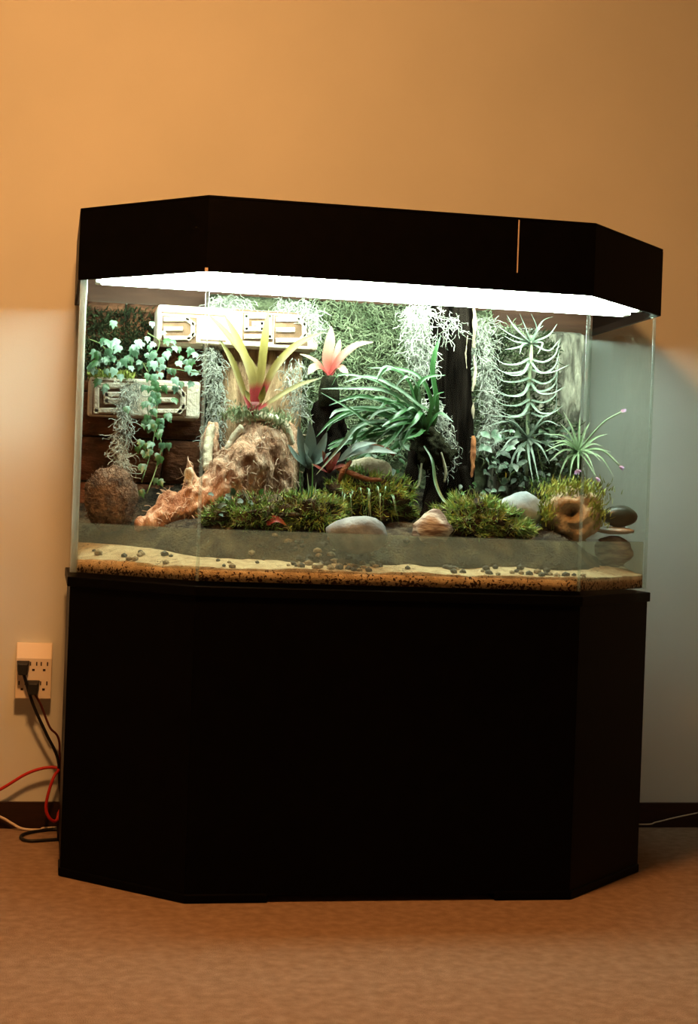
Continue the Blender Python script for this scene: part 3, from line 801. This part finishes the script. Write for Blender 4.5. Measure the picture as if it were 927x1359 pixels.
part('trailing_leaf', MB().leaf(smooth_path(PL([(540, 565, Y-.02), (532, 580, Y-.04), (533, 592, Y-.05), (543, 598, Y-.06)]), 12), .005, fold=.6), M['strap_light'], sp, True, True)
part('root_ball', blob_mb([pr([(560, 575, Y+.03, 20), (572, 600, Y+.02, 26), (590, 615, Y+.03, 22)])], .004, .009, 70, (1, 1, 1), 5), M['pot_dark'], sp, True)

# ------------------------------------------------------------------ silvery airplants
Y = .455
t1 = thing('airplant', 'tall silvery airplant with ribs of curling leaves along its stem', 'plant', P(700, 625, Y))
stem = [(699, 632, Y), (700, 600, Y-.01), (701, 560, Y-.015), (702, 520, Y-.015), (705, 480, Y-.02), (706, 445, Y-.02)]
part('stem', MB().tube(smooth_path(PL(stem), 16), [.0042]*17, 7), M['moss_pale'], t1, True)
TL = []
for k, y in enumerate((474, 487, 500, 514, 528, 545)):
    o = rnd.uniform(-3, 3)
    TL.append([(703, y+2, Y-.02), (688, y+9+o, Y-.04), (668, y+8+o, Y-.05), (654, y-4+o, Y-.06)])
    TL.append([(705, y+4, Y-.02), (722, y+8-o, Y-.04), (737, y-2-o, Y-.05), (744-k, y-24-o, Y-.055)])
for k, y in enumerate((480, 508, 534)):
    TL.append([(704, y, Y-.02), (716, y+14, Y-.05), (734, y+14, Y-.06), (756-k*4, y+4, Y-.07)])
    TL.append([(703, y, Y-.02), (694, y+16, Y-.05), (678, y+18, Y-.06), (660, y+10, Y-.08)])
for tx, ty, mx_, my_ in ((673, 418, 684, 436), (690, 416, 696, 432), (705, 415, 712, 436), (722, 432, 714, 440), (740, 430, 728, 446), (668, 445, 684, 454), (670, 464, 686, 462), (742, 452, 728, 466), (735, 420, 720, 428), (682, 430, 694, 446), (660, 432, 680, 446), (714, 470, 720, 456), (690, 470, 694, 458)):
    TL.append([(705, 456, Y-.02), (mx_, my_, Y-.045), (tx, ty, Y-.05-.03*rnd.random())])
for tx, ty, mx_, my_ in ((646, 566, 676, 560), (650, 580, 676, 572), (645, 596, 672, 582), (655, 612, 676, 590), (676, 640, 682, 606), (688, 634, 688, 606), (708, 640, 702, 606), (745, 566, 724, 560), (748, 582, 722, 576), (746, 600, 724, 590), (730, 616, 718, 594), (670, 556, 684, 562), (735, 548, 720, 556), (650, 552, 678, 556), (716, 640, 708, 606), (664, 600, 680, 582)):
    TL.append([(701, 582, Y-.02), (mx_, my_, Y-.06), (tx, ty, Y-.07-.03*rnd.random())])
for pts in TL:
    path = smooth_path(PL(pts), 12)
    part('leaf', MB().leaf(path, .0072, fold=.7, shape='taper'), M['till'], t1, True, True)

Y = .40
t2 = thing('airplant', 'green airplant with lilac flower tips in front of bare glass corner', 'plant', P(768, 600, Y))
for tx, ty, mx_, my_, d in ((726, 576, 750, 580, .02), (722, 600, 748, 590, .03), (742, 560, 756, 576, 0), (740, 640, 752, 610, .04), (756, 640, 760, 612, .05), (768, 634, 768, 612, .06), (800, 592, 786, 590, .03), (806, 576, 790, 582, .0), (812, 600, 792, 596, .04), (784, 560, 776, 574, .0), (730, 612, 748, 598, .05), (748, 546, 760, 570, -.01), (798, 612, 784, 600, .05), (815, 632, 796, 606, .06), (770, 552, 769, 572, -.01), (735, 590, 752, 586, .06), (790, 628, 780, 606, .07), (722, 588, 748, 586, 0)):
    part('leaf', MB().leaf(smooth_path(PL([(768, 600, Y), (mx_, my_, Y-d*.6), (tx, ty, Y-d)]), 10), .0075, fold=.7, shape='taper'), M['till_g'], t2, True, True)
for k, (tx, ty, mx_, my_, d) in enumerate(((829, 546, 800, 562, .04), (827, 617, 800, 598, .06), (796, 632, 780, 614, .07), (772, 622, 768, 612, .07))):
    s = part('flower_stalk', MB().tube(smooth_path(PL([(768, 598, Y), (mx_, my_, Y-d*.6), (tx-4, ty+1, Y-d)]), 10), [.0022]*11, 6), M['till_g'], t2, True, True)
    e = P(tx-5, ty+1, Y-d); dirv = (P(tx, ty, Y-d)-P(mx_, my_, Y-d*.6)).normalized()
    fm = MB()
    for a in range(6):
        sd = (dirv+rv(.55)).normalized(); fm.leaf([e, e+sd*.007, e+sd*.015], .006, shape='ovate')
    part('flower', fm, M['pink'], s, True, True, label='lilac pink flower tip')
part('root_clump', blob_mb([pr([(766, 600, Y+.01, 9), (764, 630, Y+.03, 12), (760, 670, Y+.04, 14)])], .004, .006, 60, (1, 1, 1), 3), M['moss_dark'], t2, True)

# ------------------------------------------------------------------ ivy
IVY = [(0, -.5), (.32, -.62), (.62, -.35), (.5, -.02), (.62, .28), (.3, .3), (0, 1.0), (-.3, .3), (-.62, .28), (-.5, -.02), (-.62, -.35), (-.32, -.62)]
def ivy_leaf(p, s, tilt):
    mb = MB(); n = (Vector((0, -1, .45))+tilt).normalized()
    down = Vector((rnd.uniform(-.6, .6), 0, -1)); down = (down-n*down.dot(n)).normalized(); side = n.cross(down)
    vs = [p+n*s*.12]+[p+side*u*s+down*v*s-n*abs(u)*s*.25 for u, v in IVY]
    mb.add(vs, [(0, i+1, (i+1) % 12+1) for i in range(12)], [0]+[1]*12)
    return mb
ivy = thing('ivy_plant', 'trailing ivy with pale green leaves draped over the small carved block', 'plant', P(190, 500, .47))
stems = [[(118, 470, .44), (150, 478, .43), (190, 482, .42), (230, 490, .41), (266, 494, .41)],
         [(200, 480, .43), (212, 455, .43), (196, 442, .44)],
         [(190, 482, .42), (205, 515, .40), (208, 555, .39), (200, 600, .37), (188, 640, .33)],
         [(205, 515, .40), (196, 545, .40), (214, 585, .38), (208, 620, .35), (195, 655, .30)],
         [(118, 450, .45), (135, 458, .44), (150, 478, .43)]]
for st in stems:
    part('stem', MB().tube(smooth_path(PL(st), 14), [.0014]*15, 5), M['stem'], ivy, True)
spots = []
for i in range(76): spots.append((rnd.uniform(116, 268), rnd.gauss(476, 15), .395+.03*rnd.random(), rnd.choice(['ivy', 'ivy', 'ivy_deep', 'ivy_pale'])))
for q in ((196, 450), (203, 457), (215, 478), (205, 484), (222, 470), (214, 498), (185, 455), (238, 482), (250, 490)): spots.append((*q, .385, 'ivy_pale'))
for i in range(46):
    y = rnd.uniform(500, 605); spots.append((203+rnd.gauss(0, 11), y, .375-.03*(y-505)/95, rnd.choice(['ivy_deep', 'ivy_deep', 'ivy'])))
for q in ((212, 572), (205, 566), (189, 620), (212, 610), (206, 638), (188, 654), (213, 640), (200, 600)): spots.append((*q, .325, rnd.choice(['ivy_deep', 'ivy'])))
for x, y, yy, mn in spots:
    part('leaf', ivy_leaf(P(x, y, yy), rnd.uniform(.010, .0165), rv(.4)), M[mn], ivy, True, True)

# ------------------------------------------------------------------ stones, coconut, mounds
def stone(label, px, py, Y, wpx, hpx, depth, m, seed, amp=.1, cat='stone', **k):
    c = P(px, py, Y)
    mb = rock_mb(c, (wpx*PX/2, depth/2, hpx*PX/2), seed, amp, **k)
    return single('stone', mb, M[m], label, cat, c-Vector((0, 0, hpx*PX/2)), smooth=True)
stone('flat grey river stone half under water beside the mossy bank', 475, 710, .088, 78, 48, .075, 'rock_grey', 1, .10)
stone('small brown and white banded stone at the water edge', 575, 703, .15, 50, 46, .06, 'rock_brown', 2, .2)
stone('large pale blue grey stone under the airplant beside moss', 690, 679, .25, 64, 54, .075, 'rock_blue', 3, .16)
stone('smooth dark green oval stone lying on the pale slab', 823, 685, .285, 50, 30, .052, 'rock_green', 4, .04)
slb = rock_mb(P(815, 704, .29), (.048, .034, .008), 9, .12, 2.5, 3)
M['rock_pale'] = mat('rock_pale', (.30, .28, .25), (.48, .46, .41), 24, .85, .3, 90)
single('stone_slab', slb, M['rock_pale'], 'thin pale stone slab under the dark green oval stone', 'stone', P(815, 708, .29), smooth=True)
single('stone_slab', rock_mb(P(815, 731, .295), (.042, .032, .033), 12, .12, 2, 3), M['rock_brown'], 'rough brown stone holding up the pale slab in the water', 'stone', P(815, 751, .295), smooth=True)
cav = rock_mb(P(760, 682, .26), (.066, .055, .056), 6, .15, 1.9, 5, fine=.03, dent=(Vector((-.25, -1, .05)), .42, .9))
cave = thing('cave_rock', 'craggy tan rock with a dark hollow and moss on top', 'rock', P(760, 712, .26))
part('rock', cav, M['rock_tan'], cave, True)
mm = MB()
for i in range(900):
    p = P(rnd.gauss(760, 20), rnd.gauss(652, 6), .26+rnd.uniform(-.045, .04)); tuft(mm, p, .008, Vector((0, -.3, 1)), .0016)
for i in range(500):
    p = P(rnd.choice([rnd.gauss(726, 6), rnd.gauss(792, 7)]), rnd.gauss(682, 9), .23+rnd.uniform(-.03, .03)); tuft(mm, p, .009, Vector((0, -.5, .8)), .0016)
part('moss_cap', mm, M['moss_yellow'], cave, kind='stuff')

coco = thing('coconut_half', 'brown fibrous coconut half leaning under the trailing spanish moss', 'coconut', P(147, 692, .33))
part('shell', rock_mb(P(147, 662, .33), (.055, .05, .068), 14, .10, 2, 4, fine=.05), M['fibre'], coco, True)
mm = MB()
for i in range(700):
    n = rv().normalized(); n.y = -abs(n.y); c = P(147, 662, .33)
    p = c+Vector((n.x*.054, n.y*.05, n.z*.066)); tuft(mm, p, .006, n+Vector((0, 0, .6)), .0007, .9)
part('fibres', mm, M['fibre'], coco, kind='stuff')

def mound(label, px, py, Y, wpx, hpx, depth, n, mats, h=.008, seed=0, wide=.0011):
    c = P(px, py, Y); base = c-Vector((0, 0, hpx*PX/2))
    t = thing('moss_mound', label, 'moss', base)
    rm = rock_mb(c, (wpx*PX/2, depth/2, hpx*PX/2), seed, .30, 2.6, 4, fine=.10)
    part('earth', rm, M['soil'], t, True)
    for mn, frac in mats:
        mm = MB()
        for i in range(int(n*frac)):
            f = rm.f[rnd.randrange(len(rm.f))]; a, b, d = (rm.v[k] for k in f)
            u, v = rnd.random(), rnd.random()
            if u+v > 1: u, v = 1-u, 1-v
            p = a+(b-a)*u+(d-a)*v; q = p-c; nr_ = Vector((q.x/(wpx*PX), q.y/depth, q.z/(hpx*PX))).normalized()
            if nr_.y > .45 or nr_.z < -.6: continue
            if noise.noise(p*48+Vector((len(mn)*3.1, 0, 0))) < -.05: continue
            tuft(mm, p, h*rnd.uniform(.5, 1.5), nr_+Vector((0, 0, .35)), wide, 1.0)
        part('moss_blades', mm, M[mn], t, kind='stuff')
    return t
mound('low green moss mound in front of the driftwood stump', 345, 686, .22, 128, 48, .13, 9000, [('moss_green', .6), ('moss_pale', .2), ('moss_dark', .2)], .008, 1)
mound('bright green moss tuft between stump and grey stone', 412, 684, .21, 86, 54, .12, 7000, [('moss_green', .5), ('moss_pale', .25), ('moss_yellow', .25)], .009, 2)
mound('yellow green moss mound under the arched bark pieces', 488, 664, .29, 116, 66, .13, 9000, [('moss_yellow', .6), ('moss_green', .4)], .009, 3)
mound('shaggy moss bank between the banded stone and blue stone', 632, 694, .22, 96, 56, .13, 9000, [('moss_green', .6), ('moss_pale', .15), ('moss_yellow', .25)], .011, 4)
mound('thin green moss fringe creeping over the pale blue stone', 672, 702, .20, 62, 20, .06, 3600, [('moss_green', .6), ('moss_pale', .2), ('moss_yellow', .2)], .011, 6)
mound('small dark moss clump behind the pale blue grey stone', 722, 668, .38, 60, 60, .12, 4000, [('moss_dark', .8), ('moss_green', .2)], .009, 5)

# grass blades by the bromeliad mound
gr = thing('grass_tuft', 'narrow green grass blades growing beside the driftwood stump', 'grass', P(402, 690, .2))
for tx, ty, bx in ((398, 622, 402), (390, 640, 398), (408, 628, 404), (420, 640, 408), (384, 652, 396), (430, 655, 410), (412, 645, 405), (415, 612, 408), (322, 650, 350), (366, 655, 380), (405, 660, 400)):
    part('blade', MB().leaf(smooth_path(PL([(bx, 692, .2), ((bx+tx)/2+rnd.uniform(-4, 4), (690+ty)/2, .18), (tx, ty, .165)]), 8), .0055, fold=.5, shape='taper'), M['strap_light' if rnd.random() < .35 else 'strap'], gr, True, True)
gr = thing('grass_tuft', 'fine pale grass blades drooping over the yellow green mound', 'grass', P(480, 690, .2))
for i in range(16):
    bx = rnd.uniform(455, 520); tx = bx+rnd.uniform(-14, 14); ty = rnd.uniform(678, 700)
    part('blade', MB().leaf(smooth_path(PL([(bx, 660, .25), ((bx+tx)/2, rnd.uniform(644, 660), .2), (tx, ty, .185)]), 8), .003, fold=.5, shape='taper'), M['strap_light' if i % 2 else 'strap'], gr, True, True)

# broad leaved ground plants
def rosette(label, base, leaves, m, w, name='broad_leaf_plant', shape='ovate'):
    t = thing(name, label, 'plant', P(*base))
    for pts, wf in leaves:
        part('leaf', MB().leaf(smooth_path([P(*base)]+PL(pts), 10), w*wf, fold=.3, shape=shape), M[m], t, True, True)
    return t
Y = .33
rosette('blue grey broad leaved plant beside the driftwood stump', (410, 622, Y), [([(402, 600, Y-.02), (396, 566, Y-.03)], 1), ([(412, 590, Y-.02), (412, 560, Y-.03)], 1), ([(424, 600, Y-.03), (434, 574, Y-.04)], .9), ([(392, 606, Y-.03), (382, 590, Y-.05)], .8), ([(424, 614, Y-.04), (440, 600, Y-.07)], .8), ([(408, 605, Y-.05), (404, 588, Y-.07)], .7)], 'blue_leaf', .026)
rosette('dark red leaved plant between blue grey leaves and moss', (436, 628, Y-.03), [([(432, 612, Y-.05), (428, 598, Y-.06)], 1), ([(444, 612, Y-.05), (452, 600, Y-.06)], 1), ([(450, 620, Y-.06), (462, 618, Y-.08)], .9), ([(424, 622, Y-.06), (414, 616, Y-.08)], .8), ([(440, 618, Y-.07), (442, 606, Y-.09)], .7)], 'red_leaf', .018)
Y = .27
rosette('broad silver green leaf lying over the bark arch', (450, 612, Y), [([(470, 600, Y-.02), (500, 597, Y-.03), (527, 602, Y-.02)], 1), ([(468, 596, Y-.02), (482, 590, Y-.03), (500, 588, Y-.02)], .7)], 'blue_leaf', .024, 'silver_leaf')
arch = thing('bark_arch', 'curved brown bark pieces lying on the yellow green mound', 'bark', P(480, 650, Y))
for pts, r in (([(448, 622, Y), (466, 628, Y-.02), (486, 636, Y-.03), (506, 637, Y-.03)], .0065), ([(470, 598, Y), (492, 592, Y-.01), (512, 596, Y-.01), (524, 604, Y-.01)], .0055), ([(450, 640, Y-.01), (456, 625, Y-.02), (466, 612, Y-.01)], .006)):
    part('bark_piece', MB().tube(smooth_path(PL(pts), 10), [r*(.6+.4*math.sin(math.pi*i/10)) for i in range(11)], 7), M['cork_dark'], arch, True)
single('stone', rock_mb(P(490, 630, Y+.05), (.052, .03, .038), 33, .12, 1.8, 3), M['rock_tan'], 'rounded pinkish tan stone behind the bark arch', 'stone', P(490, 655, Y+.05), smooth=True)

fl_ = thing('fallen_leaf', 'small curled red leaf lying on the low moss mound', 'leaf', P(366, 698, .155))
part('blade', MB().leaf(smooth_path(PL([(354, 697, .155), (362, 691, .15), (370, 691, .15), (380, 697, .152)]), 8), .017, fold=.5, shape='ovate'), M['red_leaf'], fl_, True, True)

# variegated creepers at the foot of the post and bark panel
def creeper(label, n, region, Yr, mats, size, group=None):
    x0, x1, y0, y1 = region
    t = thing('creeping_plant', label, 'plant', P((x0+x1)/2, y1, (Yr[0]+Yr[1])/2))
    part('stem', MB().tube(smooth_path([P(x0+(x1-x0)*k/4, y0+(y1-y0)*rnd.random(), Yr[1]) for k in range(5)], 14), [.0016]*15, 5), M['stem'], t, True)
    for i in range(n):
        p = P(rnd.uniform(x0, x1), rnd.uniform(y0, y1), rnd.uniform(*Yr)); d = (Vector((rnd.uniform(-1, 1), -.4, rnd.uniform(-.5, .8)))).normalized()
        s = size*rnd.uniform(.7, 1.3)
        part('leaf', MB().leaf([p, p+d*s*.33, p+d*s*.7, p+d*s+Vector((0, 0, -.15*s))], s*.62, hint=Vector((rnd.uniform(-.6, .6), -.8, .6)).normalized(), shape='ovate'), M[rnd.choice(mats)], t, True, True)
creeper('variegated creeper with small pale edged leaves beside the post', 52, (638, 694, 572, 655), (.36, .42), ['varieg', 'varieg', 'tiny_grey', 'tiny_dark'], .022)
creeper('dark leafed creeper covering the foot of the bark panel', 110, (688, 768, 560, 660), (.40, .47), ['tiny_dark', 'tiny_dark', 'tiny_dark', 'tiny_grey'], .020)
creeper('dark leafed creeper growing low along the driftwood stump foot', 34, (282, 345, 655, 695), (.17, .22), ['ivy_deep', 'tiny_dark', 'ivy_deep'], .017)
creeper('small green creeper scrambling over the shaggy moss bank', 26, (600, 650, 640, 690), (.20, .26), ['ivy_deep', 'strap', 'tiny_dark'], .015)
creeper('dark leafed creeper behind the strap leaf plant and arch', 40, (450, 560, 575, 630), (.40, .44), ['tiny_dark', 'ivy_deep', 'tiny_grey'], .022)

# ------------------------------------------------------------------ outlet and cords
OY = WALL_Y
a = P(20, 925, OY); b = P(70, 853, OY)
ad = thing('outlet_adapter', 'ivory six way wall outlet adapter with two plugs', 'outlet', ((a.x+b.x)/2, OY, a.z))
fy = OY-.032
w_, h_ = b.x-a.x, b.z-a.z
zc = b.z-.27*h_
mb = MB().add([(a.x, OY, a.z), (b.x, OY, a.z), (b.x, OY, b.z), (a.x, OY, b.z), (a.x, fy, a.z), (b.x, fy, a.z), (b.x, fy, zc), (a.x, fy, zc), (a.x, fy+.016, b.z), (b.x, fy+.016, b.z)],
              [(4, 5, 6, 7), (7, 6, 9, 8), (8, 9, 2, 3), (0, 1, 5, 4), (1, 2, 9, 6, 5), (0, 4, 7, 8, 3), (3, 2, 1, 0)])
part('body', mb, M['socket_ivory'], ad, bevel=.002)
def cell(u, v): return (a.x+w_*u, a.z+h_*v)
for r_, v in enumerate((.60, .25)):
    for c_, u in enumerate((.2, .5, .8)):
        if (r_, c_) in ((0, 0), (1, 1)): continue
        x, z = cell(u, v)
        sl = MB()
        sl.box((x-.0095, fy-.0006, z), (x-.0065, fy+.001, z+.009)); sl.box((x+.0045, fy-.0006, z), (x+.0075, fy+.001, z+.009))
        sl.box((x-.004, fy-.0006, z-.012), (x+.002, fy+.001, z-.007))
        part('socket', sl, M['slot'], ad, label='outlet holes')
def plug_cord(label, u, v, col, path, r=.003):
    x, z = cell(u, v)
    t = thing('power_cord', label, 'cord', (x, fy, z))
    part('plug', MB().add([(x-.013, fy-.001, z-.012), (x+.013, fy-.001, z-.012), (x+.015, fy-.001, z+.012), (x-.015, fy-.001, z+.012),
                           (x-.010, fy-.026, z-.020), (x+.010, fy-.026, z-.020), (x+.011, fy-.022, z+.006), (x-.011, fy-.022, z+.006)],
                          [(3, 2, 1, 0), (4, 5, 6, 7), (0, 1, 5, 4), (1, 2, 6, 5), (2, 3, 7, 6), (3, 0, 4, 7)]), M['rubber'], t, bevel=.002)
    pts = [Vector((x, fy-.018, z-.012))]+[Vector(q) for q in path]
    part('cable', MB().tube(smooth_path(pts, 40), r, 8), M[col], t, True)
GAPY = .692
plug_cord('black power cord from the upper plug dropping behind the stand', .2, .60, 'rubber', [P(44, 935, .675), P(62, 975, .68), P(77, 1008, .685), (-.60, GAPY, .06), (-.50, GAPY, .03)], .0036)
plug_cord('thin dark brown cord from the lower plug slanting behind stand', .5, .25, 'cord_brown', [P(54, 935, .68), P(66, 965, .685), P(78, 981, .69), (-.60, GAPY, .12), (-.48, GAPY, .08)], .0026)
def cord(label, pts, r, col):
    pts = [Vector(p) for p in pts]
    return single('cable', MB().tube(smooth_path(pts, 60), r, 8), M[col], label, 'cord', pts[0], smooth=True)
yw = .690
cord('red cord swagged along the wall with a loop by the stand', [P(-40, 1070, yw), P(5, 1045, yw), P(35, 1027, yw), P(60, 1019, yw), P(78, 1020, yw), P(72, 1030, yw-.02), P(65, 1050, yw-.03), P(61, 1072, yw-.03), P(66, 1086, yw-.03), P(75, 1089, yw-.02), (-.60, .692, .05), (-.50, .692, .03)], .0037, 'cord_red')
def fl(px, py, r=.004):
    q = PZ(px, py, r); q.z = r; return q
cord('black cord looping across the carpet beside the stand', [(-.52, .55+.13, .004), (-.63, .675, .004), fl(76, 1100), fl(50, 1103), fl(32, 1107), fl(28, 1112), fl(38, 1116), fl(60, 1115), fl(84, 1113), (-.605, .59, .004)], .0038, 'rubber')
cord('pale cord lying on carpet against the dark baseboard', [P(-30, 1072, .695), P(2, 1085, .695), P(16, 1093, .693), fl(30, 1100), fl(52, 1101.5), (-.64, .69, .004), (-.55, .692, .004)], .0032, 'cord_white')
cord('thin pale wire running along the baseboard past the stand', [(.58, .695, .02), P(850, 1094, .695), P(872, 1091, .695), P(897, 1085, .698), P(940, 1076, .70)], .0017, 'cord_white')
